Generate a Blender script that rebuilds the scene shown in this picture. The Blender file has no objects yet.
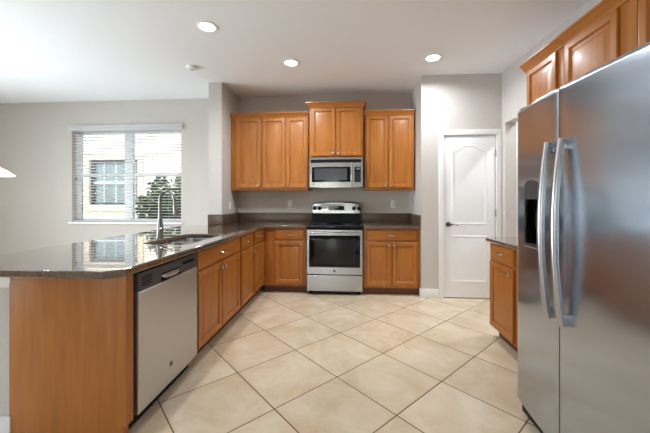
import bpy, bmesh, math, random
from mathutils import Vector, Matrix
random.seed(7)
PI = math.pi
S = bpy.context.scene
C = S.collection

# ------------------------------------------------------------------ camera
cd = bpy.data.cameras.new('camera')
cam = bpy.data.objects.new('camera', cd)
C.objects.link(cam)
cam.location = (0, 0, 1.26)
cam.rotation_euler = (PI / 2, 0, 0.0755)
cd.sensor_width = 36
cd.lens = 307 / 650 * 36
cd.shift_x = -0.0008
cd.shift_y = -17 / 650
cd.clip_start = 0.02
S.camera = cam

# ------------------------------------------------------------------ world, sun, daylight, exposure
W = bpy.data.worlds.new('world')
S.world = W
W.use_nodes = True
wn = W.node_tree
bg = wn.nodes['Background']
sky = wn.nodes.new('ShaderNodeTexSky')
sky.sky_type = 'NISHITA'
sky.sun_disc = False
sky.sun_elevation = math.radians(50)
sky.sun_rotation = math.radians(160)
wn.links.new(sky.outputs[0], bg.inputs[0])
bg.inputs[1].default_value = 0.68


def light(name, kind, loc, rot, energy, color=(1, 1, 1), **kw):
    d = bpy.data.lights.new(name, kind)
    d.energy = energy
    d.color = color
    for k, v in kw.items():
        setattr(d, k, v)
    o = bpy.data.objects.new(name, d)
    C.objects.link(o)
    o.location = loc
    o.rotation_euler = rot
    return o


light('sun', 'SUN', (0, -6, 9), (math.radians(38), 0, math.radians(-22)), 3.4, (1, .95, .87), angle=0.01)
DAY = (0.78, 0.90, 1.0)
# area lamps added at the openings around the camera, standing in for daylight
light('daylight_rear_door', 'AREA', (-0.98, -4.72, 1.1), (-PI / 2, 0, PI), 14, DAY, shape='RECTANGLE', size=0.8, size_y=2.05)
light('daylight_fill_rear', 'AREA', (-3.9, -4.72, 1.35), (-PI / 2, 0, PI), 8, DAY, shape='RECTANGLE', size=2.4, size_y=1.6)
light('daylight_fill_side', 'AREA', (-6.72, 1.8, 1.0), (0, -PI / 2 - .42, 0), 115, DAY, spread=math.radians(130), shape='RECTANGLE', size=2.1, size_y=2.8)  # unseen side source, added and tilted up to brighten the ceiling

S.view_settings.view_transform = 'Standard'
S.view_settings.look = 'None'
S.view_settings.gamma = 1
S.view_settings.use_curve_mapping = False
S.view_settings.exposure = 0.57
S.cycles.use_denoising = True
S.cycles.max_bounces = 10
S.cycles.diffuse_bounces = 6
S.cycles.glossy_bounces = 5
S.cycles.transparent_max_bounces = 12
S.cycles.sample_clamp_indirect = 6
S.cycles.caustics_reflective = False
S.cycles.caustics_refractive = False


# ------------------------------------------------------------------ materials
def lin(r, g, b):
    f = lambda c: c / 12.92 if c <= .04045 else ((c + .055) / 1.055) ** 2.4
    return (f(r / 255), f(g / 255), f(b / 255), 1)


def mat(name, col, rough=.5, metal=0, spec=.5, coat=0, emit=None, estr=0):
    m = bpy.data.materials.new(name)
    m.use_nodes = True
    p = m.node_tree.nodes['Principled BSDF']
    p.inputs['Base Color'].default_value = col
    p.inputs['Roughness'].default_value = rough
    p.inputs['Metallic'].default_value = metal
    p.inputs['Specular IOR Level'].default_value = spec
    p.inputs['Coat Weight'].default_value = coat
    p.inputs['Coat Roughness'].default_value = .15
    if emit:
        p.inputs['Emission Color'].default_value = emit
        p.inputs['Emission Strength'].default_value = estr
    return m


def nodes(m):
    t = m.node_tree
    return t, t.nodes['Principled BSDF']


def noise_col(m, c1, c2, scale, stretch=(1, 1, 1), detail=4, lo=.3, hi=.7, bump=0, bdist=.001, rough=None, distort=0):
    t, p = nodes(m)
    tc = t.nodes.new('ShaderNodeTexCoord')
    mp = t.nodes.new('ShaderNodeMapping')
    mp.inputs['Scale'].default_value = stretch
    t.links.new(tc.outputs['Object'], mp.inputs[0])
    n = t.nodes.new('ShaderNodeTexNoise')
    n.inputs['Scale'].default_value = scale
    n.inputs['Detail'].default_value = detail
    n.inputs['Distortion'].default_value = distort
    t.links.new(mp.outputs[0], n.inputs['Vector'])
    r = t.nodes.new('ShaderNodeValToRGB')
    r.color_ramp.elements[0].position = lo
    r.color_ramp.elements[1].position = hi
    r.color_ramp.elements[0].color = c1
    r.color_ramp.elements[1].color = c2
    t.links.new(n.outputs['Fac'], r.inputs[0])
    t.links.new(r.outputs[0], p.inputs['Base Color'])
    if bump:
        b = t.nodes.new('ShaderNodeBump')
        b.inputs['Strength'].default_value = bump
        b.inputs['Distance'].default_value = bdist
        t.links.new(n.outputs['Fac'], b.inputs['Height'])
        t.links.new(b.outputs[0], p.inputs['Normal'])
    if rough:
        mr = t.nodes.new('ShaderNodeMapRange')
        mr.inputs['To Min'].default_value = rough[0]
        mr.inputs['To Max'].default_value = rough[1]
        t.links.new(n.outputs['Fac'], mr.inputs[0])
        t.links.new(mr.outputs[0], p.inputs['Roughness'])
    return m


WD1, WD2 = lin(158, 95, 36), lin(182, 115, 50)


def wood(name, stretch):
    m = mat(name, WD1, .38, spec=.4, coat=.12)
    return noise_col(m, WD1, WD2, 3.0, stretch, 5, .25, .75, .05, .0006, None, .4)


M_WV = wood('maple_vertical_grain', (7, 7, .8))
M_WX = wood('maple_grain_along_back_wall', (.8, 7, 7))
M_WY = wood('maple_grain_along_side', (7, .8, 7))
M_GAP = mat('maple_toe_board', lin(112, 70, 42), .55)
M_GRAN = mat('brown_granite', lin(62, 48, 40), .05, spec=1.0, coat=1.0)
nodes_c = M_GRAN.node_tree.nodes['Principled BSDF'].inputs
nodes_c['Coat IOR'].default_value = 1.5
nodes_c['Coat Roughness'].default_value = .03
noise_col(M_GRAN, lin(78, 62, 51), lin(122, 102, 86), 160, (1, 1, 1), 3, .35, .7)
M_GRANS = noise_col(mat('brown_granite_splash', lin(62, 48, 40), .28, spec=.4), lin(70, 55, 45), lin(112, 92, 76), 160, (1, 1, 1), 3, .35, .7)
M_WALL = noise_col(mat('greige_wall_paint', lin(200, 196, 191), .85, spec=.2), lin(199, 194, 189), lin(203, 198, 193), 40, bump=.08, bdist=.001)
M_CEIL = noise_col(mat('white_ceiling_paint', lin(226, 227, 228), .9, spec=.1), lin(238, 241, 245), lin(242, 245, 249), 60, bump=.15, bdist=.0015)
M_WHITE = mat('white_trim_paint', lin(239, 240, 241), .4)
M_DOOR = mat('white_door_paint', lin(241, 243, 245), .35)
M_PLAST = mat('white_plastic', lin(240, 240, 238), .35)
M_VINYL = mat('white_blind_vinyl', lin(238, 240, 243), .4)
_t, _p = nodes(M_VINYL)
_tr = _t.nodes.new('ShaderNodeBsdfTranslucent')
_tr.inputs['Color'].default_value = (.98, .985, .99, 1)
_mx = _t.nodes.new('ShaderNodeMixShader')
_mx.inputs[0].default_value = .72
_t.links.new(_p.outputs[0], _mx.inputs[1])
_t.links.new(_tr.outputs[0], _mx.inputs[2])
_t.links.new(_mx.outputs[0], _t.nodes['Material Output'].inputs['Surface'])
M_NICK = mat('satin_nickel', (.62, .60, .57, 1), .22, 1)
M_FAUC = mat('brushed_nickel_faucet', (.25, .24, .23, 1), .3, 1)
M_DARKMET = mat('dark_bronze', (.16, .15, .14, 1), .3, 1)
M_BLACKG = mat('black_glass', (.005, .005, .006, 1), .06, spec=.3)
M_BLACKP = mat('black_plastic', (.008, .008, .009, 1), .45, spec=.15)
M_OVENW = mat('oven_window_glass', (.020, .019, .019, 1), .22, spec=.25)
M_MWWIN = mat('microwave_window_mesh', (.045, .05, .056, 1), .2)
M_GREY = mat('dark_grey_plastic', lin(66, 66, 68), .35)
M_RING = mat('grey_ring_print', lin(100, 100, 102), .15)
M_EMB = mat('emblem_grey', lin(92, 90, 88), .3, .6)


def steel(name, col, rough, wave=0.0, aniso=0.0):
    m = mat(name, col, rough, 1)
    t, p = nodes(m)
    if aniso:
        p.inputs['Anisotropic'].default_value = aniso
        tg = t.nodes.new('ShaderNodeTangent')
        tg.direction_type = 'RADIAL'
        tg.axis = 'Z'
        t.links.new(tg.outputs[0], p.inputs['Tangent'])
    if wave:
        tc = t.nodes.new('ShaderNodeTexCoord')
        n2 = t.nodes.new('ShaderNodeTexNoise')
        n2.inputs['Scale'].default_value = 3.2
        n2.inputs['Detail'].default_value = 1
        t.links.new(tc.outputs['Object'], n2.inputs['Vector'])
        b2 = t.nodes.new('ShaderNodeBump')
        b2.inputs['Strength'].default_value = 1
        b2.inputs['Distance'].default_value = wave
        t.links.new(n2.outputs['Fac'], b2.inputs['Height'])
        t.links.new(b2.outputs[0], p.inputs['Normal'])
    return m


M_STEEL = steel('stainless_steel', (.46, .465, .475, 1), .25)
M_FRIDGE = steel('brushed_stainless_door', (.46, .52, .60, 1), .20, .005, .85)
M_DW = steel('satin_stainless_panel', (.53, .525, .52, 1), .36)
M_SINK = steel('sink_steel', (.60, .60, .60, 1), .22)
M_FRSIDE = mat('dark_grey_cabinet_paint', lin(70, 70, 72), .45)


def glass_pane(name):
    m = bpy.data.materials.new(name)
    m.use_nodes = True
    t = m.node_tree
    t.nodes.remove(t.nodes['Principled BSDF'])
    o = t.nodes['Material Output']
    tr = t.nodes.new('ShaderNodeBsdfTransparent')
    gl = t.nodes.new('ShaderNodeBsdfGlossy')
    gl.inputs['Roughness'].default_value = .02
    fr = t.nodes.new('ShaderNodeFresnel')
    fr.inputs['IOR'].default_value = 1.45
    mx = t.nodes.new('ShaderNodeMixShader')
    t.links.new(fr.outputs[0], mx.inputs[0])
    t.links.new(tr.outputs[0], mx.inputs[1])
    t.links.new(gl.outputs[0], mx.inputs[2])
    t.links.new(mx.outputs[0], o.inputs['Surface'])
    return m


M_GLASS = glass_pane('window_glass')
M_LENS = mat('lit_lamp_lens', (1, 1, 1, 1), .5, emit=(1, .97, .92, 1), estr=14)
M_SHADE = mat('lit_opal_glass', (.95, .95, .95, 1), .3, emit=(1, .97, .93, 1), estr=1.2)

# floor tile, laid on the diagonal
M_TILE = mat('beige_diagonal_tile', lin(222, 202, 172), .22, spec=.5)
T, X0, Y0 = .5122, -1.532, 2.18


def tile_nodes():
    t, p = nodes(M_TILE)
    N = t.nodes.new
    L = t.links.new
    geo = N('ShaderNodeNewGeometry')
    sep = N('ShaderNodeSeparateXYZ')
    L(geo.outputs['Position'], sep.inputs[0])

    def math_(op, a, b=None, c=None):
        n = N('ShaderNodeMath')
        n.operation = op
        for i, v in enumerate((a, b, c)):
            if v is None:
                continue
            if isinstance(v, (int, float)):
                n.inputs[i].default_value = v
            else:
                L(v, n.inputs[i])
        return n.outputs[0]
    k = 2 ** -.5 / T
    x = math_('SUBTRACT', sep.outputs[0], X0)
    y = math_('SUBTRACT', sep.outputs[1], Y0)
    a = math_('MULTIPLY', math_('ADD', x, y), k)
    b = math_('MULTIPLY', math_('SUBTRACT', x, y), k)
    edge = None
    ids = []
    for v in (a, b):
        fl = math_('FLOOR', v)
        ids.append(fl)
        fr = math_('SUBTRACT', v, fl)
        d = math_('MINIMUM', fr, math_('SUBTRACT', 1.0, fr))
        edge = d if edge is None else math_('MINIMUM', edge, d)
    mr = N('ShaderNodeMapRange')
    mr.inputs['From Min'].default_value = .0055
    mr.inputs['From Max'].default_value = .0095
    L(edge, mr.inputs[0])
    cmb = N('ShaderNodeCombineXYZ')
    L(ids[0], cmb.inputs[0])
    L(ids[1], cmb.inputs[1])
    wn_ = N('ShaderNodeTexWhiteNoise')
    L(cmb.outputs[0], wn_.inputs['Vector'])
    off = N('ShaderNodeVectorMath')
    off.operation = 'MULTIPLY_ADD'
    L(wn_.outputs['Color'], off.inputs[0])
    off.inputs[1].default_value = (20, 20, 20)
    L(geo.outputs['Position'], off.inputs[2])
    n1 = N('ShaderNodeTexNoise')
    n1.inputs['Scale'].default_value = 3.2
    n1.inputs['Detail'].default_value = 6
    n1.inputs['Roughness'].default_value = .62
    n1.inputs['Distortion'].default_value = .6
    L(off.outputs[0], n1.inputs['Vector'])
    r = N('ShaderNodeValToRGB')
    e = r.color_ramp.elements
    e[0].position, e[0].color = .30, lin(206, 182, 150)
    e[1].position, e[1].color = .66, lin(226, 212, 188)
    m_ = e.new(.48)
    m_.color = lin(217, 198, 170)
    L(n1.outputs['Fac'], r.inputs[0])
    tint = N('ShaderNodeMix')
    tint.data_type = 'RGBA'
    tint.blend_type = 'MULTIPLY'
    tint.inputs['Factor'].default_value = 1
    L(r.outputs[0], tint.inputs['A'])
    vr = N('ShaderNodeMapRange')
    vr.inputs['To Min'].default_value = .92
    vr.inputs['To Max'].default_value = 1.02
    L(wn_.outputs['Value'], vr.inputs[0])
    L(vr.outputs[0], tint.inputs['B'])
    mx = N('ShaderNodeMix')
    mx.data_type = 'RGBA'
    L(mr.outputs[0], mx.inputs['Factor'])
    mx.inputs['A'].default_value = lin(112, 84, 58)
    L(tint.outputs['Result'], mx.inputs['B'])
    L(mx.outputs['Result'], p.inputs['Base Color'])
    rr = N('ShaderNodeMapRange')
    rr.inputs['To Min'].default_value = .7
    rr.inputs['To Max'].default_value = .27
    L(mr.outputs[0], rr.inputs[0])
    L(rr.outputs[0], p.inputs['Roughness'])
    bp_ = N('ShaderNodeBump')
    bp_.inputs['Strength'].default_value = .5
    bp_.inputs['Distance'].default_value = .002
    L(mr.outputs[0], bp_.inputs['Height'])
    L(bp_.outputs[0], p.inputs['Normal'])


tile_nodes()


# ------------------------------------------------------------------ mesh builder
class MB:
    def __init__(s, M=None):
        s.bm = bmesh.new()
        s.M = M or Matrix()

    def P(s, p):
        return s.M @ Vector(p)

    def box(s, x0, x1, y0, y1, z0, z1, bev=0):
        t = bmesh.new()
        v = [t.verts.new((x, y, z)) for x in (x0, x1) for y in (y0, y1) for z in (z0, z1)]
        for f in ((0, 1, 3, 2), (4, 6, 7, 5), (0, 4, 5, 1), (2, 3, 7, 6), (0, 2, 6, 4), (1, 5, 7, 3)):
            t.faces.new([v[i] for i in f])
        if bev:
            bmesh.ops.bevel(t, geom=list(t.edges), offset=bev, segments=2, affect='EDGES', profile=.6)
        s.merge(t)
        return s

    def merge(s, t):
        m = {}
        for v in t.verts:
            m[v] = s.bm.verts.new(s.P(v.co))
        for f in t.faces:
            try:
                s.bm.faces.new([m[v] for v in f.verts])
            except ValueError:
                pass
        t.free()

    def loft(s, rings, cap0=True, cap1=True, closed=True):
        R = [[s.bm.verts.new(s.P(p)) for p in r] for r in rings]
        n = len(R[0])
        for a, b in zip(R, R[1:]):
            for i in range(n if closed else n - 1):
                j = (i + 1) % n
                s.bm.faces.new((a[i], a[j], b[j], b[i]))
        if cap0:
            s.bm.faces.new(R[0][::-1])
        if cap1:
            s.bm.faces.new(R[-1])
        return s

    def panel(s, x0, x1, z0, z1, y, prof, cap0=True):
        """nested rectangles in the x-z plane; prof = [(inset, distance out toward -y)]"""
        rings = [[(x0 + i, y - o, z0 + i), (x1 - i, y - o, z0 + i), (x1 - i, y - o, z1 - i), (x0 + i, y - o, z1 - i)] for i, o in prof]
        return s.loft(rings, cap0)

    def tube(s, pts, r, n=12, flat=1.0, up=None):
        pts = [Vector(p) for p in pts]
        rr = r if isinstance(r, (list, tuple)) else [r] * len(pts)
        rings = []
        nv = None
        for i, p in enumerate(pts):
            d = (pts[min(i + 1, len(pts) - 1)] - pts[max(i - 1, 0)]).normalized()
            if nv is None:
                nv = Vector(up) if up else (Vector((0, 0, 1)) if abs(d.z) < .9 else Vector((1, 0, 0)))
            nv = (nv - d * nv.dot(d)).normalized()
            b = d.cross(nv)
            rings.append([p + nv * (math.cos(2 * PI * k / n) * rr[i]) + b * (math.sin(2 * PI * k / n) * rr[i] * flat) for k in range(n)])
        return s.loft(rings)

    def lathe(s, prof, c, axis='z', n=24):
        """prof = [(radius, height)] along axis from c"""
        rings = []
        for r, h in prof:
            ring = []
            for k in range(n):
                a = 2 * PI * k / n
                u, v = math.cos(a) * r, math.sin(a) * r
                p = {'z': (u, v, h), 'y': (u, h, -v), 'x': (h, u, v)}[axis]
                ring.append((c[0] + p[0], c[1] + p[1], c[2] + p[2]))
            rings.append(ring)
        return s.loft(rings)

    def annulus(s, c, r0, r1, h, axis='z', n=32):
        rings = []
        for r, hh in ((r0, 0), (r1, 0), (r1, h), (r0, h)):
            ring = []
            for k in range(n):
                a = 2 * PI * k / n
                u, v = math.cos(a) * r, math.sin(a) * r
                p = {'z': (u, v, hh), 'y': (u, hh, -v), 'x': (hh, u, v)}[axis]
                ring.append((c[0] + p[0], c[1] + p[1], c[2] + p[2]))
            rings.append(ring)
        rings.append(rings[0])
        return s.loft(rings, False, False)

    def prism(s, outline, z0, z1, holes=()):
        t = bmesh.new()
        es = []
        for loop in [outline] + list(holes):
            vs = [t.verts.new((x, y, z0)) for x, y in loop]
            es += [t.edges.new((vs[i], vs[(i + 1) % len(vs)])) for i in range(len(vs))]
        bmesh.ops.triangle_fill(t, edges=es, use_beauty=True, use_dissolve=False)
        g = bmesh.ops.extrude_face_region(t, geom=list(t.faces))
        bmesh.ops.translate(t, vec=(0, 0, z1 - z0), verts=[v for v in g['geom'] if isinstance(v, bmesh.types.BMVert)])
        s.merge(t)
        return s

    def build(s, name, material, parent=None, smooth=35, bevel=0):
        bmesh.ops.remove_doubles(s.bm, verts=s.bm.verts, dist=1e-6)
        bmesh.ops.recalc_face_normals(s.bm, faces=s.bm.faces)
        co = [v.co.copy() for v in s.bm.verts]
        if parent is None:
            lo = [min(c[i] for c in co) for i in range(3)]
            hi = [max(c[i] for c in co) for i in range(3)]
            org = Vector(((lo[0] + hi[0]) / 2, (lo[1] + hi[1]) / 2, lo[2]))
        else:
            org = world(parent)
        for v in s.bm.verts:
            v.co -= org
        me = bpy.data.meshes.new(name)
        s.bm.to_mesh(me)
        s.bm.free()
        if smooth:
            for p in me.polygons:
                p.use_smooth = True
            me.set_sharp_from_angle(angle=math.radians(smooth))
        me.materials.append(material)
        o = bpy.data.objects.new(name, me)
        C.objects.link(o)
        if parent is None:
            o.location = org
        else:
            o.parent = parent
        if bevel:
            b = o.modifiers.new('edge', 'BEVEL')
            b.width = bevel
            b.segments = 2
            b.limit_method = 'ANGLE'
            b.angle_limit = math.radians(50)
        return o


def world(o):
    v = Vector((0, 0, 0))
    while o is not None:
        v = v + o.location
        o = o.parent
    return v


def tag(o, label, cat, group=None, kind=None):
    o['label'] = label
    o['category'] = cat
    if group:
        o['group'] = group
    if kind:
        o['kind'] = kind
    return o


def thing(name, label, cat, loc, group=None):
    o = bpy.data.objects.new(name, None)
    o.empty_display_size = .1
    C.objects.link(o)
    o.location = loc
    return tag(o, label, cat, group)


def struct(name, mb, m, parent=None, label=None, **kw):
    o = mb.build(name, m, parent, **kw)
    if parent is None:
        o['kind'] = 'structure'
        if label:
            o['label'] = label
    return o


def B(*a, **k):
    return MB().box(*a, **k)


# ------------------------------------------------------------------ setting
H = 2.855          # ceiling
YB = 4.68          # back wall
XL, XR, YR = -6.6, 1.925, -4.6
struct('floor', B(XL - .1, 3.3, YR - .1, 4.85, -.08, 0), M_TILE, label='beige stone-look floor tiles laid on the diagonal', smooth=0)
struct('ceiling', B(XL - .12, 3.3, YR - .12, 4.85, H, H + .15), M_CEIL, label='smooth white ceiling', smooth=0)

# back wall with the dining window hole
wx0, wx1, wz0, wz1 = -4.50, -2.65, .90, 2.40
w = MB()
w.box(XL, wx0, YB, YB + .14, 0, H)
w.box(wx1, .93, YB, YB + .14, 0, H)
w.box(wx0, wx1, YB, YB + .14, 0, wz0)
w.box(wx0, wx1, YB, YB + .14, wz1, H)
struct('wall_back', w, M_WALL, label='greige wall behind the range and dining area', smooth=0)
struct('wall_stub', B(-1.905, -1.72, 4.05, YB, 0, H), M_WALL, label='narrow wall end beside the left cabinets', smooth=0)
# pantry wall
px0, px1, pz1 = 1.205, 1.859, 2.085
w = MB()
w.box(.93, px0, 4.03, YB + .14, 0, H)
w.box(px1, XR, 4.03, YB + .14, 0, H)
w.box(px0, px1, 4.03, YB + .14, pz1, H)
w.box(px0, px1, 4.10, YB + .14, 0, pz1)
struct('wall_pantry', w, M_WALL, label='greige wall around the white pantry door', smooth=0)
# right wall with an opening, hall behind
oy0, oy1, oz = 3.02, 3.94, 2.205
w = MB()
w.box(XR, XR + .13, YR, oy0, 0, H)
w.box(XR, XR + .13, oy1, YB + .14, 0, H)
w.box(XR, XR + .13, oy0, oy1, oz, H)
struct('wall_right', w, M_WALL, label='greige wall behind the refrigerator', smooth=0)
w = MB()
w.box(3.2, 3.3, 2.2, 4.85, 0, H)
w.box(XR + .13, 3.2, 4.1, 4.2, 0, H)
w.box(XR + .13, 3.2, 2.1, 2.2, 0, H)
struct('wall_hall', w, M_WALL, label='hall wall seen through the opening', smooth=0)
w = MB()
w.box(2.07, 2.16, 4.075, 4.099, 0, 2.15, .004)
w.box(2.86, 2.95, 4.075, 4.099, 0, 2.15, .004)
w.box(2.07, 2.95, 4.075, 4.099, 2.15, 2.24, .004)
w.box(2.16, 2.86, 4.09, 4.099, .01, 2.15)
struct('door_2', w, M_DOOR, label='white hall door and casing through the opening')
# left and rear walls with their daylight openings
w = MB()
w.box(XL - .12, XL, YR, .35, 0, H)
w.box(XL - .12, XL, 3.25, 4.85, 0, H)
w.box(XL - .12, XL, .35, 3.25, 2.25, H)
struct('wall_left', w, M_WALL, smooth=0)
w = MB()
for a, b, c, d in ((XL - .12, -5.1, 0, H), (-2.7, -1.4, 0, H), (-.56, 3.3, 0, H), (-5.1, -2.7, 0, .55), (-5.1, -2.7, 2.15, H), (-1.4, -.56, 2.15, H)):
    w.box(a, b, YR - .12, YR, c, d)
struct('wall_rear', w, M_WALL, smooth=0)


def framed(name, mb, m, panes, label):
    o = struct(name, mb, m, label=label)
    g = panes.build('pane', M_GLASS, o, smooth=0)
    return o


# baseboards
w = MB()
w.box(.918, 1.143, 4.015, 4.029, .001, .115, .003)
w.box(.912, .929, 4.015, 4.062, .001, .115, .003)
struct('baseboard_pantry', w, M_WHITE, label='white baseboard left of the pantry door')
struct('baseboard_back', B(XL, -1.92, 4.666, 4.679, .001, .115, .003), M_WHITE)

# pantry door: casing, slab, panels, knob, hinges
d = MB()
cw = .064
for a, b, c, e in ((px0 - cw + .005, px0 + .006, 0.001, pz1 + cw), (px1 - .006, px1 + cw - .005, 0.001, pz1 + cw)):
    d.box(a, b, 4.012, 4.0295, c, e, .005)
d.box(px0 - cw + .005, px1 + cw - .005, 4.010, 4.0295, pz1 - .006, pz1 + cw, .005)
casing = struct('trim_1', d, M_WHITE, label='white casing around the pantry door')
door = MB().box(px0 + .008, px1 - .008, 4.032, 4.068, .012, pz1 - .008, .002).build('door_1', M_DOOR)
door['kind'] = 'structure'
door['label'] = 'white two-panel pantry door with arched upper panel'


def arch_outline(x0, x1, z0, z1, rise, i, n=24):
    pts = [(x0 + i, z0 + i), (x1 - i, z0 + i)]
    for k in range(n + 1):
        u = k / n
        x = (x1 - i) + ((x0 + i) - (x1 - i)) * u
        s_ = abs(2 * u - 1)
        t_ = min(1, 1.25 * (1 - min(1, s_ / .86)))
        c_ = (1 - math.cos(PI * t_)) / 2
        pts.append((x, z1 - i + rise * c_))
    return pts


def door_panel(x0, x1, z0, z1, rise):
    mb = MB()
    rings = []
    for i, o in ((0, 0), (.005, .004), (.013, .005), (.022, .001), (.034, .0005), (.056, .0035)):
        rings.append([(x, 4.032 - o, z) for x, z in arch_outline(x0, x1, z0, z1, rise, i)])
    mb.loft(rings, False, True)
    return mb


door_panel(1.315, 1.748, .94, 1.885, .07).build('panel', M_DOOR, door, smooth=25)
door_panel(1.315, 1.748, .205, .80, .0).build('panel', M_DOOR, door, smooth=25)
kb = MB()
kb.lathe([(.031, 0), (.031, -.006), (.026, -.012), (.011, -.014), (.011, -.046), (.013, -.05), (.004, -.056)], (1.268, 4.0315, .943), 'y')
kb.tube([(1.268, 3.984, .943), (1.30, 3.981, .944), (1.34, 3.982, .942), (1.378, 3.985, .934)], [.010, .009, .008, .006], 10)
lv = kb.build('door_handle', M_DARKMET, door)
lv['label'] = 'dark lever handle'
for z in (1.846, 1.09, .22):
    h_ = MB()
    h_.tube([(1.853, 4.022, z - .048), (1.853, 4.022, z + .048)], .007, 10)
    h_.box(1.842, 1.858, 4.0265, 4.0315, z - .044, z + .044)
    h_.build('hinge', M_NICK, door)

# ------------------------------------------------------------------ dining window, blind
w = MB()
fy0, fy1 = 4.765, 4.80
w.box(wx0, wx0 + .09, fy0, fy1, wz0, wz1, .004)
w.box(wx1 - .05, wx1, fy0, fy1, wz0, wz1, .004)
w.box(wx0, wx1, fy0, fy1, wz0, wz0 + .05, .004)
w.box(wx0, wx1, fy0, fy1, wz1 - .05, wz1, .004)
win = struct('window_1', w, M_WHITE, label='double window with white blinds over the dining area')
B(-3.655, -3.505, 4.755, 4.805, wz0 + .01, wz1 - .01, .006).build('mullion', M_WHITE, win)
B(wx0 + .06, -3.66, 4.76, 4.795, 1.640, 1.685, .004).build('sash_rail', M_WHITE, win)
B(-3.50, wx1 - .03, 4.76, 4.795, 1.640, 1.685, .004).build('sash_rail', M_WHITE, win)
B(wx0 + .08, -3.65, 4.781, 4.785, wz0 + .04, wz1 - .04).build('pane', M_GLASS, win, smooth=0)
B(-3.51, wx1 - .04, 4.781, 4.785, wz0 + .04, wz1 - .04).build('pane', M_GLASS, win, smooth=0)
MB().box(wx0 - .035, wx1 + .035, 4.645, 4.76, wz0 - .03, wz0 - .001, .006).build('window_sill', M_WHITE, win)

bl = thing('window_blind', 'white horizontal slat blind with valance hung in the dining window', 'blind', ((wx0 + wx1) / 2, 4.715, wz0))
v = MB()
v.box(wx0 - .045, wx1 + .03, 4.645, 4.662, 2.370, 2.452, .004)
v.box(wx0 - .050, wx1 + .035, 4.640, 4.6795, 2.438, 2.455, .003)
v.box(wx0 - .045, wx0 - .03, 4.662, 4.6795, 2.370, 2.44)
v.box(wx1 + .015, wx1 + .03, 4.662, 4.6795, 2.370, 2.44)
v.build('valance', M_VINYL, bl)
sl = MB()
nsl = 32
for k in range(nsl):
    z = .945 + k * (2.365 - .945) / (nsl - 1)
    a = math.radians(-13)
    for (x0, x1) in ((wx0 + .012, wx1 - .012),):
        rings = []
        for x in (x0, x1):
            ring = []
            for u, hgt in ((-.024, 0), (-.012, .0022), (.0, .003), (.012, .0022), (.024, 0), (.012, -.0004), (0, .0004), (-.012, -.0004)):
                ring.append((x, 4.715 + u * math.cos(a) - hgt * math.sin(a), z + u * math.sin(a) + hgt * math.cos(a)))
            rings.append(ring)
        sl.loft(rings)
sl.build('slats', M_VINYL, bl)
B(wx0 + .012, wx1 - .012, 4.693, 4.737, .905, .925, .004).build('bottom_rail', M_VINYL, bl)
for x in (-4.28, -3.78, -3.36, -2.86):
    MB().tube([(x, 4.688, .92), (x, 4.688, 2.37)], .0012, 6).build('ladder_cord', M_VINYL, bl)
MB().tube([(-2.76, 4.672, 1.45), (-2.76, 4.676, 2.37)], .004, 8).build('tilt_wand', M_VINYL, bl)
MB().tube([(-4.42, 4.674, 1.62), (-4.42, 4.676, 2.37)], .002, 6).build('pull_cord', M_VINYL, bl)
MB().lathe([(.003, .03), (.008, .0), (.009, -.018), (.004, -.022)], (-4.42, 4.674, 1.60), 'z', 12).build('cord_tassel', M_GREY, bl)

# unseen openings behind and beside the camera; the windows are added for daylight
g = B(-5.05, -2.75, YR - .063, YR - .057, .6, 2.1)
w = MB()
for a, b, c, e in ((-5.1, -5.03, .55, 2.15), (-2.77, -2.7, .55, 2.15), (-3.94, -3.86, .6, 2.1), (-5.03, -2.77, .55, .62), (-5.03, -2.77, 2.08, 2.15)):
    w.box(a, b, YR - .09, YR - .03, c, e)
framed('window_2', w, M_WHITE, g, 'unseen rear window added behind the camera for daylight')
g = B(-1.36, -.6, YR - .063, YR - .057, .1, 2.08)
w = MB()
for a, b, c, e in ((-1.4, -1.32, .0, 2.15), (-.64, -.56, .0, 2.15), (-1.32, -.64, .0, .12), (-1.32, -.64, 2.06, 2.15)):
    w.box(a, b, YR - .09, YR - .03, c, e)
framed('door_3', w, M_WHITE, g, 'glazed rear door behind the camera')
g = B(XL - .063, XL - .057, .4, 3.2, .05, 2.2)
w = MB()
for a, b, c, e in ((.35, .43, 0, 2.25), (3.17, 3.25, 0, 2.25), (1.76, 1.84, 0.05, 2.2), (.43, 3.17, 0, .07), (.43, 3.17, 2.17, 2.25)):
    w.box(XL - .09, XL - .03, a, b, c, e)
framed('window_3', w, M_WHITE, g, 'unseen sliding glass door added on the left for daylight')

# ------------------------------------------------------------------ outside
M_GRASS = noise_col(mat('lawn', lin(90, 110, 60), .9), lin(70, 90, 45), lin(120, 135, 80), 9)
struct('ground', B(-22, 14, 4.9, 16, -.35, -.12), M_GRASS, smooth=0)
M_STUC = noise_col(mat('cream_stucco', lin(232, 220, 196), .9), lin(226, 213, 188), lin(236, 226, 203), 30, bump=.3, bdist=.004)
M_BAND = mat('tan_stucco_band', lin(214, 196, 160), .9)
M_BRZ = mat('dark_window_bronze', lin(52, 54, 56), .4)
M_NGL = mat('reflecting_outdoor_glass', lin(96, 112, 112), .08)
nh = thing('neighbor_house', 'cream stucco neighboring house wall seen through the blinds', 'house', (-6.5, 8.6, -.12))
n0, n1, z0_, z1_ = -7.60, -6.1, 1.10, 2.42
w = MB()
w.box(-16, n0, 8.5, 8.7, -.12, 4.2)
w.box(n1, 3, 8.5, 8.7, -.12, 4.2)
w.box(n0, n1, 8.5, 8.7, -.12, z0_)
w.box(n0, n1, 8.5, 8.7, z1_, 4.2)
w.build('wall', M_STUC, nh, smooth=0)
w = MB()
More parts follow.
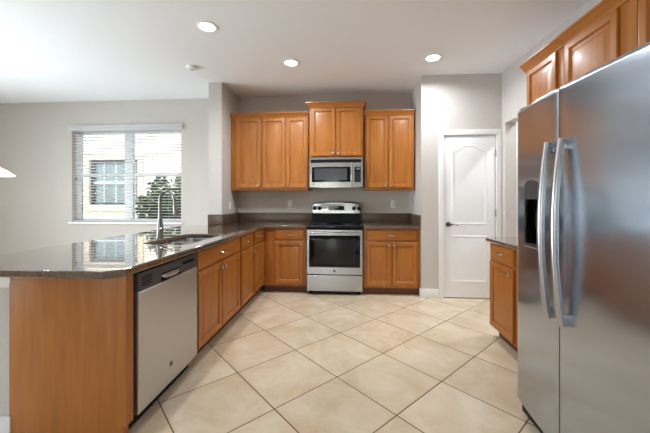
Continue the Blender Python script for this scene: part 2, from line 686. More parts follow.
for a, b, c, e in ((n0 - .16, n0, z0_ - .18, z1_ + .18), (n1, n1 + .16, z0_ - .18, z1_ + .18), (n0, n1, z1_, z1_ + .18), (n0, n1, z0_ - .18, z0_)):
    w.box(a, b, 8.455, 8.5, c, e)
w.build('window_surround', M_BAND, nh, smooth=0)
w = MB()
for a, b, c, e in ((n0, n0 + .09, z0_, z1_), (n1 - .09, n1, z0_, z1_), (n0, n1, z1_ - .08, z1_), (n0, n1, z0_, z0_ + .06)):
    w.box(a, b, 8.53, 8.6, c, e)
nwf = w.build('window_frame', M_BRZ, nh, smooth=0)
B(n0 + .09, n1 - .09, 8.52, 8.58, 1.72, 1.79).build('sash_rail', M_VINYL, nh, smooth=0)
B(n0 + .05, n1 - .05, 8.585, 8.595, z0_ + .04, z1_ - .04).build('window_glass', M_NGL, nh, smooth=0)
w = MB()
for k in range(1, 4):
    x = n0 + (n1 - n0) * k / 4
    w.box(x - .014, x + .014, 8.566, 8.584, z0_ + .06, z1_ - .08)
w.build('grille', M_VINYL, nh, smooth=0)
B(-16, 3, 8.0, 8.9, 4.2, 4.35).build('roof_eave', M_BAND, nh, smooth=0)

M_LEAF = noise_col(mat('shrub_leaf', lin(60, 92, 40), .8, spec=.2), lin(28, 50, 20), lin(80, 106, 44), 5)
M_STEM = mat('shrub_bark', lin(80, 62, 45), .8)
sh = thing('shrub', 'leafy green shrub outside the right half of the dining window', 'shrub', (-3.75, 6.3, -.12))
f = MB()
cl = [(-3.55, 6.3, 1.30, .42), (-3.35, 6.35, 1.55, .34), (-3.9, 6.25, 1.05, .42), (-4.25, 6.3, .95, .32), (-4.02, 6.3, 1.42, .26), (-3.6, 6.2, .85, .5), (-4.1, 6.3, .55, .5), (-3.3, 6.3, .7, .5), (-3.9, 6.2, .2, .55), (-3.4, 6.2, .2, .55), (-4.42, 6.3, .6, .3), (-3.42, 6.3, 1.78, .16), (-4.0, 6.3, 1.66, .12), (-4.42, 6.3, 1.25, .1)]
for (cx, cy, cz, r) in cl:
    for k in range(int(2600 * r * r) + 60):
        d_ = Vector((random.gauss(0, 1), random.gauss(0, 1), random.gauss(0, 1))).normalized() * r * random.uniform(.55, 1.08)
        p = Vector((cx, cy, cz)) + d_
        a = Vector((random.gauss(0, 1), random.gauss(0, 1), random.gauss(0, 1))).normalized()
        b = a.orthogonal().normalized()
        L_ = random.uniform(.07, .12)
        q = [f.bm.verts.new(p + a * L_ * .5), f.bm.verts.new(p + b * L_ * .26), f.bm.verts.new(p - a * L_ * .5), f.bm.verts.new(p - b * L_ * .26)]
        f.bm.faces.new(q)
f.build('foliage', M_LEAF, sh, smooth=0)
s_ = MB()
for k in range(5):
    x = -3.9 + k * .14
    s_.tube([(x * .3 - 3.75 * .7, 6.3, -.12), (x, 6.28, .5), (x + (k - 2) * .1, 6.3, 1.15)], [.03, .02, .008], 8)
s_.build('stem', M_STEM, sh)

# ------------------------------------------------------------------ cabinets
DOOR_P = [(0, 0), (0, .016), (.005, .021), (.044, .021), (.051, .010), (.055, .006), (.062, .006), (.094, .0175), (.098, .018)]
DRAW_P = [(0, 0), (0, .012), (.003, .015), (.012, .019), (.02, .0195)]


def facing(ax, X, Y):
    """local frame: x right as seen from the front, y into the cabinet, z up"""
    return Matrix.Translation((X, Y, 0)) @ Matrix.Rotation({'back': 0, 'left': PI / 2, 'right': -PI / 2}[ax], 4, 'Z')


def knob(parent, M, x, z, y=-.019):
    MB(M).lathe([(.007, 0), (.006, -.008), (.006, -.014), (.014, -.018), (.0165, -.023), (.014, -.028), (.006, -.031)], (x, y + .0005, z), 'y', 16).build('knob', M_NICK, parent)


def pull(parent, M, x, z, y=-.0195, w=.096):
    mb = MB(M)
    n = 13
    pts, rr = [], []
    for k in range(n):
        u = -1 + 2 * k / (n - 1)
        pts.append((x + u * w / 2, y + .0005 - .026 * (1 - abs(u) ** 2.6), z - .006 * (1 - u * u)))
        rr.append(.0075 if abs(u) > .9 else .0052)
    mb.tube(pts, rr, 10)
    mb.build('pull_handle', M_NICK, parent)


def add_door(root, M, x0, x1, z0, z1, kx, kz):
    d = MB(M).panel(x0, x1, z0, z1, -.0005, DOOR_P).build('door', M_WV, root, smooth=20)
    knob(d, M, kx, kz)
    return d


def add_drawer(root, M, mh, x0, x1, z0, z1):
    d = MB(M).panel(x0, x1, z0, z1, -.0005, DRAW_P).build('drawer', mh, root, smooth=20)
    pull(d, M, (x0 + x1) / 2, (z0 + z1) / 2)
    return d


def base_cab(label, ax, X, Y, w, depth, mh, doors, drawers, toe=.1, name='base_cabinet', hollow=False):
    M = facing(ax, X, Y)
    c = M @ Vector((w / 2, depth / 2, 0))
    r = thing(name, label, 'cabinet', (c.x, c.y, 0), 'base cabinets')
    bd = MB(M)
    if hollow:
        bd.box(.001, w - .001, .0, .02, toe, .873).box(.001, .019, .0205, depth, toe, .873).box(w - .019, w - .001, .0205, depth, toe, .873)
        bd.box(.0195, w - .0195, .0205, depth, toe, toe + .018).box(.0195, w - .0195, depth - .012, depth, toe + .0185, .873)
    else:
        bd.box(.001, w - .001, .0, depth, toe, .873, .0015)
    bd.build('body', M_WV, r)
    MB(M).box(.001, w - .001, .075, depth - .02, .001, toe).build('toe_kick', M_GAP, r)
    for a in drawers:
        add_drawer(r, M, mh, *a)
    for a in doors:
        add_door(r, M, *a)
    return r


def upper_cab(label, ax, X, Y, w, depth, z0, z1, doors, crown, ends=(0, 0), rail=True):
    M = facing(ax, X, Y)
    c = M @ Vector((w / 2, depth / 2, 0))
    r = thing('wall_cabinet', label, 'cabinet', (c.x, c.y, z0), 'wall cabinets')
    MB(M).box(.001, w - .001, 0, depth, z0, z1, .0015).build('body', M_WV, r)
    for a in doors:
        add_door(r, M, *a)
    if crown:
        mb = MB(M)
        rings = []
        zc = z1 - .03
        for e, z in ((.0005, 0), (.010, 0), (.012, .012), (.016, .018), (.022, .034), (.036, .05), (.040, .054), (.046, .058), (.046, .070)):
            z = zc + z / .07 * crown
            l_ = .0015 - e * ends[0] if ends[0] else .0015
            h_ = w - .0015 + e * ends[1] if ends[1] else w - .0015
            rings.append([(l_, -e, z), (h_, -e, z), (h_, depth * .97, z), (l_, depth * .97, z)])
        mb.loft(rings).build('crown', M_WX if ax == 'back' else M_WY, r, smooth=30)
    return r


# back wall base cabinets
base_cab('base cabinet in the back left corner, one door, left of the range', 'back', -1.153, 4.078, .583, .595, M_WX,
         [(.165, .545, .135, .700, .515, .668)], [(.165, .562, .722, .862)])
base_cab('two-door base cabinet right of the range, beside the pantry wall', 'back', .194, 4.078, .732, .595, M_WX,
         [(.038, .356, .135, .700, .332, .668), (.378, .690, .135, .700, .402, .668)], [(.038, .690, .722, .862)])
# left run, faces toward +x; starts nearest the camera
base_cab('sink base cabinet next to the dishwasher, wide false drawer over two doors', 'left', -1.155, 2.228, .93, .60, M_WY,
         [(.022, .452, .118, .702, .425, .655), (.470, .905, .118, .702, .498, .655)], [(.022, .905, .722, .868)], hollow=True)
base_cab('two-door base cabinet with two small drawers, between sink base and back corner', 'left', -1.155, 3.160, .915, .56, M_WY,
         [(.040, .432, .118, .702, .405, .655), (.505, .890, .118, .702, .535, .655)], [(.040, .432, .722, .868), (.505, .890, .722, .868)])
# right run by the refrigerator, faces toward -x
base_cab('base cabinet by the refrigerator nearest the pantry door', 'right', 1.31, 2.955, .495, .605, M_WY,
         [(.030, .430, .118, .702, .395, .660)], [(.030, .430, .722, .868)])
base_cab('base cabinet tucked behind the far side of the refrigerator', 'right', 1.31, 2.459, .495, .605, M_WY,
         [(.030, .465, .118, .702, .43, .660)], [(.030, .465, .722, .868)])

# wall cabinets
upper_cab('single-door wall cabinet at the left end of the back wall', 'back', -1.712, 4.37, .447, .3, 1.392, 2.47,
          [(.078, .436, 1.425, 2.435, .408, 1.455)], .07, (0, 0))
upper_cab('two-door wall cabinet left of the microwave', 'back', -1.264, 4.37, .686, .3, 1.392, 2.47,
          [(.026, .350, 1.425, 2.435, .322, 1.455), (.372, .668, 1.425, 2.435, .400, 1.455)], .07, (0, 0))
upper_cab('short raised two-door cabinet directly above the microwave', 'back', -.556, 4.32, .757, .35, 1.856, 2.585,
          [(.028, .368, 1.872, 2.545, .343, 1.902), (.386, .728, 1.872, 2.545, .411, 1.902)], .075, (1, 1))
upper_cab('two-door wall cabinet right of the microwave', 'back', .224, 4.37, .688, .3, 1.392, 2.47,
          [(.022, .322, 1.425, 2.435, .294, 1.455), (.342, .652, 1.425, 2.435, .370, 1.455)], .07, (0, 0))
upper_cab('wall cabinet above the right counter, its end nearest the pantry door', 'right', 1.62, 2.935, .490, .3, 1.392, 2.445,
          [(.036, .425, 1.425, 2.408, .395, 1.455)], .085, (1, 0))
upper_cab('narrow one-door wall cabinet over the right counter, second from the pantry door', 'right', 1.62, 2.444, .588, .3, 1.392, 2.445,
          [(.032, .480, 1.425, 2.408, .45, 1.455)], .085, (0, 0))
upper_cab('wall cabinet high above the refrigerator at the right photo edge', 'right', 1.62, 1.854, .94, .3, 1.86, 2.445,
          [(.028, .460, 1.895, 2.408, .43, 1.925), (.480, .912, 1.895, 2.408, .51, 1.925)], .085, (0, 0))

# peninsula end panel and knee wall
ep = thing('end_panel', 'plain maple panel closing the near end of the peninsula', 'panel', (-1.46, 1.53, 0))
B(-1.788, -1.157, 1.490, 1.535, .001, .873, .002).build('panel', M_WV, ep)
B(-1.190, -1.1365, 1.4895, 1.545, .095, .873, .002).build('corner_post', M_WV, ep)
w = MB()
w.box(-1.93, -1.790, 1.50, 4.045, .001, .873)
struct('wall_peninsula', w, M_WALL, label='painted knee wall behind the peninsula end panel', smooth=0)
w = MB()
w.box(-1.95, -1.779, 1.484, 1.4995, .001, .115, .004)
w.box(-1.945, -1.931, 1.4995, 4.04, .001, .115, .004)
struct('baseboard_peninsula', w, M_WHITE, label='white baseboard on the knee wall')
w = MB()
w.loft([[(-1.791 + a, 1.499 - a, z), (-1.95 - a, 1.499 - a, z), (-1.95 - a, 1.499, z), (-1.791 + a, 1.499, z)] for a, z in ((0.0, .792), (.006, .795), (.008, .81), (.012, .84), (.012, .872))])
struct('trim_2', w, M_WHITE, label='white moulding under the counter end', smooth=30)

# ------------------------------------------------------------------ worktops
sx0, sx1, sy0, sy1 = -1.622, -1.235, 2.27, 2.995


def rrect(x0, x1, y0, y1, r, n=6):
    out = []
    for cx, cy, a0 in ((x1 - r, y1 - r, 0), (x0 + r, y1 - r, PI / 2), (x0 + r, y0 + r, PI), (x1 - r, y0 + r, 1.5 * PI)):
        for k in range(n + 1):
            a = a0 + PI / 2 * k / n
            out.append((cx + r * math.cos(a), cy + r * math.sin(a)))
    return out


outline = [(-2.19, 1.385), (-1.175, 1.385), (-1.108, 1.445), (-1.105, 4.035), (-.568, 4.035), (-.568, 4.678), (-1.718, 4.678), (-1.718, 4.045), (-1.93, 4.045), (-2.03, 4.02), (-2.13, 3.95), (-2.18, 3.84)]
ct = MB().prism(outline, .875, .914, [rrect(sx0, sx1, sy0, sy1, .07)]).build('countertop', M_GRAN, smooth=30, bevel=.008)
tag(ct, 'long dark brown granite worktop of the peninsula and back left corner', 'countertop')
sp = MB()
sp.box(-1.696, -.568, 4.658, 4.678, .9145, 1.055, .002)
sp.box(-1.718, -1.698, 4.026, 4.678, .9145, 1.055, .002)
sp.box(-1.905, -1.7185, 4.026, 4.047, .9145, 1.055, .002)
sp.build('backsplash', M_GRANS, ct)
ct2 = MB().prism([(.194, 4.035), (.926, 4.035), (.926, 4.678), (.194, 4.678)], .875, .914).build('countertop', M_GRAN, smooth=30, bevel=.008)
tag(ct2, 'short dark granite worktop right of the range', 'countertop')
sp = MB()
sp.box(.194, .906, 4.658, 4.678, .9145, 1.055, .002)
sp.box(.908, .9275, 4.045, 4.678, .9145, 1.055, .002)
sp.build('backsplash', M_GRANS, ct2)
ct3 = MB().prism([(1.922, 1.95), (1.26, 1.95), (1.26, 2.935), (1.30, 2.985), (1.922, 2.985)], .875, .914).build('countertop', M_GRAN, smooth=30, bevel=.008)
tag(ct3, 'dark granite worktop between refrigerator and pantry door', 'countertop')
B(1.902, 1.922, 1.95, 2.985, .9145, 1.055, .002).build('backsplash', M_GRANS, ct3)

# sink
sk = thing('sink', 'stainless double bowl sink sunk in the peninsula worktop', 'sink', ((sx0 + sx1) / 2, (sy0 + sy1) / 2, .68))


def bowl(x0, x1, y0, y1, dz):
    mb = MB()
    rings = []
    for i, z, r in ((-.006, .8735, .06), (.0, .872, .06), (.004, .85, .06), (.014, dz + .03, .055), (.03, dz + .008, .05), (.06, dz, .03)):
        rings.append([(x, y, z) for x, y in rrect(x0 + i, x1 - i, y0 + i, y1 - i, r)])
    # outer skin
    outer = [[(x, y, z) for x, y in rrect(x0 + i, x1 - i, y0 + i, y1 - i, .06)] for i, z in ((.025, dz - .004), (.004, dz + .03), (-.007, .868))]
    mb.loft(outer + rings, True, True)
    return mb


ym = sy0 + (sy1 - sy0) * .58
bowl(sx0 - .004, sx1 + .004, sy0 - .004, ym - .012, .69).build('bowl', M_SINK, sk)
bowl(sx0 - .004, sx1 + .004, ym + .012, sy1 + .004, .72).build('bowl', M_SINK, sk)
for yy, zz in (((sy0 + ym) / 2, .69), ((ym + sy1) / 2, .72)):
    MB().lathe([(.042, 0), (.042, .003), (.03, .001), (.012, .0015)], ((sx0 + sx1) / 2, yy, zz + .0005), 'z').build('drain', M_NICK, sk)

# faucet
fx, fy = -1.705, 2.66
fa = thing('faucet', 'tall brushed nickel gooseneck faucet standing behind the sink', 'faucet', (fx, fy, .9145))
MB().lathe([(.031, 0), (.031, .008), (.0265, .016), (.0255, .09), (.022, .14), (.0165, .19), (.0145, .25)], (fx, fy, .9145), 'z').build('body', M_FAUC, fa)
pts = [(fx, fy, 1.16), (fx, fy, 1.235)]
for k in range(1, 15):
    a = PI - k * (PI * 1.0 / 14)
    pts.append((fx + .072 + .072 * math.cos(a), fy - .012 * k / 14, 1.25 + .085 * math.sin(a)))
pts += [(fx + .150, fy - .014, 1.20)]
MB().tube(pts, .0135, 14).build('spout', M_FAUC, fa)
MB().tube([(fx + .148, fy - .014, 1.212), (fx + .154, fy - .016, 1.18), (fx + .166, fy - .018, 1.125), (fx + .168, fy - .018, 1.118)], [.0165, .019, .0235, .020], 16).build('spray_head', M_FAUC, fa)
hd = MB()
hd.tube([(fx, fy, 1.0), (fx + .045, fy - .02, 1.0)], [.017, .016], 14)
hd.tube([(fx + .038, fy - .017, 1.002), (fx + .075, fy - .03, 1.009), (fx + .135, fy - .05, 1.012)], [.009, .0075, .006], 10)
hd.build('lever', M_FAUC, fa)

# ------------------------------------------------------------------ dishwasher
dy0, dy1 = 1.548, 2.222
dw = thing('dishwasher', 'stainless dishwasher in the peninsula beside the end panel', 'dishwasher', (-1.42, (dy0 + dy1) / 2, 0))
B(-1.73, -1.165, dy0, dy1, .12, .868).build('tub', M_BLACKP, dw)
B(-1.71, -1.20, dy0 + .005, dy1 - .005, .001, .12).build('toe_kick', M_BLACKP, dw)
MLF = facing('left', -1.118, dy0)
wd = dy1 - dy0
d_ = MB(MLF)
d_.panel(.012, wd - .026, .108, .762, .045, [(0, 0), (0, .041), (.004, .045)])
dd = d_.build('door', M_DW, dw)
cp = MB(MLF)
hx0, hx1 = .215, .425
cp.panel(.012, hx0, .766, .862, .045, [(0, 0), (0, .040), (.003, .043)])
cp.panel(hx1, wd - .026, .766, .862, .045, [(0, 0), (0, .040), (.003, .043)])
cp.box(hx0 - .003, hx1 + .003, .004, .045, .815, .862)
cpo = cp.build('control_panel', M_GREY, dw)
hk = MB(MLF)
rings = []
for k in range(9):
    x = hx0 + (hx1 - hx0) * k / 8
    s2 = math.sqrt(max(0, 1 - ((k - 4) / 4.001) ** 2))
    rings.append([(x, .001, .806), (x, -.010 * s2, .802 - .014 * s2), (x, -.008 * s2, .797 - .018 * s2), (x, .006, .795 - .016 * s2), (x, .006, .806)])
hk.loft(rings)
hk.build('handle_lip', M_STEEL, dw)
vs = MB(MLF)
for k in range(4):
    vs.box(.04, .125, -.0005, .004, .790 + k * .014, .797 + k * .014)
vs.build('vent_slots', M_BLACKP, cpo)
MB(MLF).lathe([(.016, 0), (.016, -.0015), (.014, -.002)], (.312, .0, .225), 'y').build('emblem', M_EMB, dd)
MB(MLF).box(.45, .60, .0005, .003, .82, .835).build('button_strip', M_BLACKG, cpo)

# ------------------------------------------------------------------ range
rx0, rx1 = -.561, .186
rc = (rx0 + rx1) / 2
rg = thing('range', 'freestanding stainless electric range with black glass cooktop', 'stove', (rc, 4.33, 0))
B(rx0 + .004, rx1 - .004, 4.075, 4.655, .055, .885).build('body', M_BLACKP, rg)
for x in (rx0 + .05, rx1 - .05):
    for y in (4.13, 4.60):
        MB().lathe([(.016, 0), (.016, .02), (.01, .022), (.01, .055)], (x, y, .001), 'z', 12).build('foot', M_BLACKP, rg)
MF = facing('back', rx0, 4.03)
rw = rx1 - rx0
dr = MB(MF).panel(.004, rw - .004, .050, .262, .044, [(0, 0), (0, .036), (.006, .043)]).build('storage_drawer', M_STEEL, rg)
od = MB(MF).panel(.004, rw - .004, .272, .862, .044, [(0, 0), (0, .038), (.005, .044)]).build('oven_door', M_STEEL, rg)
MB(MF).panel(.038, rw - .038, .368, .788, .0, [(0, 0), (0, .002), (.002, .003)]).build('door_glass', M_BLACKG, od)
wg = MB(MF)
wg.panel(.105, rw - .105, .415, .735, -.003, [(0, 0), (.002, .0006)])
wg.build('window', M_OVENW, od)
hb = MB(MF)
n = 15
pts = [(.05 + (rw - .1) * k / (n - 1), -.048 - .012 * math.sin(PI * k / (n - 1)), .826 - .004 * math.sin(PI * k / (n - 1))) for k in range(n)]
hb.tube(pts, .013, 12, .9)
for x in (.07, rw - .07):
    hb.tube([(x, .0, .828), (x, -.05, .827)], [.015, .011], 10)
hb.build('handle', M_STEEL, od)
MB(MF).lathe([(.017, 0), (.017, -.0015), (.015, -.002)], (rw / 2, .0005, .322), 'y').build('emblem', M_EMB, od)
B(rx0, rx1, 4.026, 4.60, .888, .912, .004).build('cooktop', M_BLACKG, rg)
for x, y, r in ((rx0 + .19, 4.19, .105), (rx1 - .19, 4.19, .085), (rx0 + .19, 4.45, .08), (rx1 - .19, 4.45, .105)):
    bz = MB()
    bz.annulus((x, y, .9121), r - .004, r, .0005)
    bz.annulus((x, y, .9121), r * .62 - .003, r * .62, .0005)
    bz.build('burner_ring', M_RING, rg)
# backguard
bgx0, bgx1 = rx0 + .008, rx1 - .008
bgd = MB()
n = 24


def bg_ring(y, zb, top, ins):
    out = [(bgx0 + ins, y, zb), (bgx1 - ins, y, zb)]
    for k in range(n + 1):
        u = k / n
        x = bgx1 - ins + (bgx0 - bgx1 + 2 * ins) * u
        e = min(u, 1 - u)
        drop = .022 * (1 - min(1, e / .035)) ** 2
        z = top - .022 * (2 * u - 1) ** 2 - drop
        out.append((x, y, z))
    return out


bgd.loft([bg_ring(4.655, .914, 1.228, 0), bg_ring(4.585, .914, 1.228, 0), bg_ring(4.578, .914, 1.222, .005)])
bgo = bgd.build('backguard', M_BLACKP, rg)
pn = MB()
pn.loft([bg_ring(4.5775, 1.052, 1.219, .008), bg_ring(4.567, 1.052, 1.219, .008), bg_ring(4.562, 1.057, 1.213, .014)])
pno = pn.build('control_panel', M_STEEL, rg)
MK = facing('back', 0, 4.5615)
for x in (-.507, -.435, .078, .150):
    kn = MB(MK)
    kn.lathe([(.030, 0), (.029, -.006), (.022, -.010), (.020, -.026), (.014, -.030)], (x, 0, 1.128), 'y', 24)
    kn.box(x - .0045, x + .0045, -.036, -.008, 1.106, 1.150, .002)
    kn.build('knob', M_BLACKP, rg)
dsp = MB(MK).panel(-.300, -.070, 1.098, 1.162, 0, [(0, 0), (.002, .002)]).build('display', M_BLACKG, rg)
M_LCD = mat('dim_clock_digits', lin(70, 90, 100), .3, emit=lin(120, 170, 190), estr=.15)
b_ = MB(MK)
b_.box(-.215, -.155, -.0026, -.0018, 1.134, 1.152)
b_.build('clock', M_LCD, dsp)
b_ = MB(MK)
for k in range(6):
    b_.box(-.285 + k * .036, -.265 + k * .036, -.0026, -.0018, 1.108, 1.116)
b_.build('buttons', M_RING, dsp)

# ------------------------------------------------------------------ microwave
mx0, mx1, mz0, mz1 = -.552, .196, 1.424, 1.848
mw = thing('microwave', 'stainless over-the-range microwave under the raised cabinet', 'microwave', ((mx0 + mx1) / 2, 4.45, mz0))
B(mx0 + .004, mx1 - .004, 4.31, 4.675, mz0 + .012, mz1, .003).build('body', M_STEEL, mw)
mwid = mx1 - mx0


def bow(x):
    u = (x - mx0) / mwid * 2 - 1
    return 4.262 + .018 * u * u


def bowed(x0, x1, z0, z1, out, back=None, ins=.003, n=16, zb=0):
    mb = MB()
    fr, fr2, bk = [], [], []
    xs = [x0 + (x1 - x0) * k / n for k in range(n + 1)]
    A = lambda i, o: [(min(max(x, x0 + i), x1 - i), bow(x) - o, z0 + i - zb * (1 - ((x - mx0) / mwid * 2 - 1) ** 2)) for x in xs] + [(min(max(x, x0 + i), x1 - i), bow(x) - o, z1 - i) for x in xs[::-1]]
    yb = back
    ringb = [(p[0], yb if yb else p[1] + .004 + out, p[2]) for p in A(0, 0)]
    mb.loft([ringb, A(0, out - .003), A(ins, out)])
    return mb


md = bowed(mx0, mx1, mz0 + .008, mz1 - .002, .004, 4.309, zb=.010).build('front_door', M_STEEL, mw)
bowed(mx0 + .022, mx1 - .025, mz1 - .076, mz1 - .030, .0055, None, .001).build('vent_grille', M_BLACKP, mw)
bowed(mx0 + .035, .050, 1.502, 1.714, .0058, None, .002).build('door_glass', M_BLACKG, md)
bowed(mx0 + .070, -.022, 1.528, 1.692, .0064, None, .001).build('window', M_MWWIN, md)
kp = bowed(.078, mx1 - .030, 1.500, 1.714, .0058, None, .002).build('keypad', M_BLACKG, mw)
bt = MB()
for r_ in range(5):
    for c_ in range(3):
        x = .092 + c_ * .022
        bt.box(x, x + .015, bow(x) - .0072, bow(x) - .005, 1.520 + r_ * .027, 1.535 + r_ * .027)
bt.build('buttons', M_GREY, kp)
x = .092
B(x, x + .06, bow(.12) - .0074, bow(.12) - .005, 1.672, 1.700).build('display', M_LCD, kp)
hh = MB()
pts = [(.036, bow(.036) - .012 - .032 * math.sin(PI * k / 12), 1.452 + .32 * k / 12) for k in range(13)]
hh.tube(pts, .0095, 12)
hh.tube([(.036, bow(.036) - .001, 1.459), (.036, bow(.036) - .018, 1.459)], .011, 10)
hh.tube([(.036, bow(.036) - .001, 1.765), (.036, bow(.036) - .018, 1.765)], .011, 10)
hh.build('handle', M_NICK, md)
MB().lathe([(.009, 0), (.009, -.001)], (-.49, bow(-.49) - .0042, 1.468), 'y', 16).build('emblem', M_EMB, md)

# ------------------------------------------------------------------ refrigerator
fr = thing('refrigerator', 'tall stainless side-by-side refrigerator at the right', 'refrigerator', (1.4, 1.41, 0))
fy0, fy1, fs = .955, 1.895, 1.489
B(1.055, 1.80, fy0 + .004, fy1 - .004, .035, 1.755, .004).build('cabinet', M_FRSIDE, fr)
for x in (1.09, 1.74):
    for y in (fy0 + .06, fy1 - .06):
        MB().lathe([(.02, 0), (.02, .015), (.012, .018), (.012, .036)], (x, y, .001), 'z', 12).build('foot', M_BLACKP, fr)
B(1.015, 1.054, fy0 + .01, fy1 - .01, .022, .085, .004).build('kick_grille', M_BLACKP, fr)


def fdoor(y0, y1, z0, z1, hole=None):
    """door with gently bowed front; optional recess (ya, yb, za, zb)"""
    mb = MB()
    yc = (fy0 + fy1) / 2
    hw = (y1 - y0) / 2

    def front(y):
        u = (y - (y0 + y1) / 2) / hw
        return .962 + .026 * ((y - 1.41) / .457) ** 2 + (.004 * max(0, (abs(u) - .97) / .03) ** 2)
    ys = [y0 + (y1 - y0) * k / 28 for k in range(29)]
    if hole:
        ys = sorted(set([y for y in ys if min(abs(y - hole[0]), abs(y - hole[1])) > .006] + [hole[0], hole[1]]))
    zs = [z0 + .012, z0 + .022, z1 - .022, z1 - .012]
    if hole:
        zs = [z0 + .012, z0 + .022, hole[2], hole[3], z1 - .022, z1 - .012]
    bm = mb.bm
    G = [[bm.verts.new((front(y), y, z)) for y in ys] for z in zs]
    for j in range(len(zs) - 1):
        for i in range(len(ys) - 1):
            if hole and j == 2 and hole[0] - 1e-6 <= ys[i] and ys[i + 1] <= hole[1] + 1e-6:
                continue
            bm.faces.new((G[j][i], G[j][i + 1], G[j + 1][i + 1], G[j + 1][i]))
    # rounded top and bottom edges, back and sides
    T1 = [bm.verts.new((front(y) + .004, y, z1 - .004)) for y in ys]
    T2 = [bm.verts.new((front(y) + .013, y, z1)) for y in ys]
    T3 = [bm.verts.new((1.048, y, z1)) for y in ys]
    B1 = [bm.verts.new((front(y) + .004, y, z0 + .004)) for y in ys]
    B2 = [bm.verts.new((front(y) + .013, y, z0)) for y in ys]
    B3 = [bm.verts.new((1.048, y, z0)) for y in ys]
    for a, b in ((G[-1], T1), (T1, T2), (T2, T3), (G[0], B1), (B1, B2), (B2, B3), (B3, T3)):
        for i in range(len(ys) - 1):
            bm.faces.new((a[i], a[i + 1], b[i + 1], b[i]))
    for e in (0, -1):
        col = [B3[e], B2[e], B1[e]] + [g_[e] for g_ in G] + [T1[e], T2[e], T3[e]]
        bm.faces.new(col)
    if hole:
        i0, i1 = ys.index(hole[0]), ys.index(hole[1])
        loop = [G[2][i] for i in range(i0, i1 + 1)] + [G[3][i] for i in range(i1, i0 - 1, -1)]
        back = [bm.verts.new((1.035, v.co.y, v.co.z)) for v in loop]
        for i in range(len(loop)):
            j = (i + 1) % len(loop)
            bm.faces.new((loop[i], loop[j], back[j], back[i]))
        bm.faces.new(back)
    return mb, front


hole = (1.640, 1.778, 1.015, 1.350)
mb, ff = fdoor(fs + .003, fy1, .090, 1.780, hole)
fz = mb.build('freezer_door', M_FRIDGE, fr, smooth=30)
mb, fm = fdoor(fy0, fs - .003, .090, 1.780)
fd = mb.build('fridge_door', M_FRIDGE, fr, smooth=30)
# dispenser
ds = MB()
ds.box(.985, 1.033, hole[0] + .002, hole[1] - .002, 1.017, 1.348)
dz = MB()
t = MB()
t.box(1.028, 1.034, hole[0] + .001, hole[1] - .001, 1.016, 1.349)
for y in (hole[0] + .001, hole[1] - .005):
    t.box(.978, 1.034, y, y + .004, 1.016, 1.349)
dp = t.build('dispenser', M_BLACKG, fz)
# surround with arched head
sr = MB()
rings = []
for i, o in ((0, .0), (0, .006), (.004, .008), (.010, .007), (.011, 0)):
    ring = []
    ya, yb, za, zb = hole[0] - .010 + i, hole[1] + .010 - i, hole[2] - .012 + i, hole[3] - i + .0
    for y, z in ((ya, za), (yb, za)):
        ring.append((ff(y) - o, y, z))
    for k in range(13):
        y = yb + (ya - yb) * k / 12
        ring.append((ff(y) - o, y, zb + .022 * math.sin(PI * k / 12) ** .7 if 0 < k < 12 else zb))
    rings.append(ring)
sr.loft(rings, False, False)
sr.build('dispenser_frame', M_STEEL, dp)
t = MB()
rings = []
for o in (.03, -.002, -.004):
    ring = []
    ya, yb = hole[0] + .002, hole[1] - .002
    ring += [(ff(ya) + o, ya, 1.262), (ff(yb) + o, yb, 1.262)]
    for k in range(13):
        y = yb + (ya - yb) * k / 12
        ring.append((ff(y) + o, y, hole[3] - .002 + (.020 * math.sin(PI * k / 12) ** .7 if 0 < k < 12 else 0)))
    rings.append(ring)
t.loft(rings)
t.build('control_panel', M_GREY, dp)
B(.970, .974, 1.672, 1.715, 1.285, 1.320).build('display', M_BLACKG, dp)
B(.975, 1.03, hole[0] + .006, hole[1] - .006, 1.017, 1.024).build('drip_tray', M_STEEL, dp)
B(1.0, 1.026, 1.685, 1.735, 1.11, 1.20, .004).build('paddle', M_BLACKP, dp)


def fhandle(parent, y, front):
    mb = MB()
    n = 21
    pts, rr = [], []
    for k in range(n):
        u = -1 + 2 * k / (n - 1)
        pts.append((.942 - .032 * (1 - u * u), y, 1.115 + u * .415))
    mb.tube(pts, .0165, 14, 1.0, up=(0, 1, 0))
    for z in (1.505, .725):
        mb.box(.935, front(y) + .001, y - .0145, y + .0145, z - .024, z + .024, .004)
    mb.build('handle', M_STEEL, parent)


fhandle(fz, 1.533, ff)
fhandle(fd, 1.437, fm)
for y in (fy1 - .04, fy0 + .04):
    B(1.0, 1.09, y - .03, y + .03, 1.7565, 1.790, .006).build('hinge_cover', M_BLACKP, fr)

# ------------------------------------------------------------------ small wall things
def outlet(label, ax, X, Y, z, switch=False, grp=None):
    M = facing(ax, X, Y)
    c = M @ Vector((0, 0, z))
    r = thing('light_switch' if switch else 'power_outlet', label, 'switch' if switch else 'outlet', (c.x, c.y, z - .058), grp)
    MB(M).panel(-.036, .036, z - .058, z + .058, -.0005, [(0, 0), (.001, .004), (.004, .006)]).build('cover_plate', M_PLAST, r)
    if switch:
        MB(M).panel(-.017, .017, z - .034, z + .034, -.006, [(0, 0), (.002, .003)]).build('rocker', M_WHITE, r)
    else:
        for dz in (-.021, .021):
            s = MB(M).lathe([(.0165, 0), (.0165, -.002), (.015, -.0025)], (0, -.006, z + dz), 'y', 16).build('socket', M_WHITE, r)
            q = MB(M)
            for x in (-.006, .006):
                q.box(x - .001, x + .001, -.0092, -.0084, z + dz - .005, z + dz + .006)
            q.build('slots', M_GREY, s)
    return r


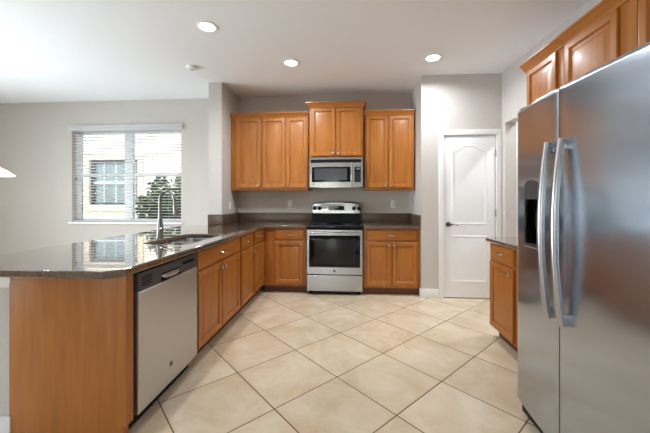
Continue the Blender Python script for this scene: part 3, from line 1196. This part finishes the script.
outlet('white power outlet on the back wall left of the range', 'back', -.903, YB, 1.19, grp='kitchen outlets')
outlet('white power outlet on the back wall right of the range', 'back', .664, YB, 1.19, grp='kitchen outlets')
outlet('white rocker switch on the side of the narrow wall end', 'left', -1.72, 4.343, 1.166, True)

# recessed lights; the dining, rear and hall ones are unseen, added for brightness
cans = [(-1.303, 2.739, 'recessed ceiling light above the sink, leftmost in the photo', 13),
        (-.67, 3.536, 'middle recessed ceiling light, between the other two', 13),
        (.944, 3.531, 'recessed ceiling light in front of the pantry wall', 13),
        (-3.6, 2.5, 'unseen recessed light added to brighten the dining side of the room', 13),
        (.3, -1.2, 'unseen recessed light added behind the camera to brighten the room', 7),
        (2.6, 3.3, 'unseen recessed light added to brighten the hall', 14)]
for x, y, lab, p in cans:
    r = thing('recessed_light', lab, 'ceiling light', (x, y, H - .008), 'recessed ceiling lights')
    MB().annulus((x, y, H - .007), .072, .092, .0065).build('trim_ring', M_WHITE, r)
    MB().lathe([(.072, 0), (.072, .003)], (x, y, H - .0045), 'z', 32).build('lens', M_LENS, r)
    l_ = light('can_light', 'AREA', (0, 0, -.004), (0, 0, 0), p, (.91, .96, 1.0), spread=math.radians(162), shape='DISK', size=.10)
    l_.parent = r
sd = thing('smoke_detector', 'small round white smoke detector on the ceiling', 'smoke detector', (-1.875, 3.553, H - .035))
MB().lathe([(.045, 0), (.058, .006), (.064, .022), (.066, .034)], (-1.875, 3.553, H - .0345), 'z').build('housing', M_PLAST, sd)
MB().annulus((-1.875, 3.553, H - .0355), .018, .024, .002).build('test_ring', M_GREY, sd)

# pendant over the dining table, only the edge of its shade in view
pxc, pyc, pz = -3.93, 3.0, 1.52
pl = thing('pendant_lamp', 'white glass pendant shade cut by the left photo edge', 'lamp', (pxc, pyc, pz))
MB().lathe([(.262, 0), (.265, .006), (.20, .06), (.11, .115), (.05, .14), (.03, .145), (.05, .13), (.11, .105), (.20, .05), (.255, .004)], (pxc, pyc, pz), 'z', 40).build('shade', M_SHADE, pl)
MB().tube([(pxc, pyc, pz + .14), (pxc, pyc, H - .03)], .008, 10).build('stem', M_FAUC, pl)
MB().lathe([(.06, 0), (.06, .02), (.05, .029)], (pxc, pyc, H - .03), 'z').build('canopy', M_FAUC, pl)
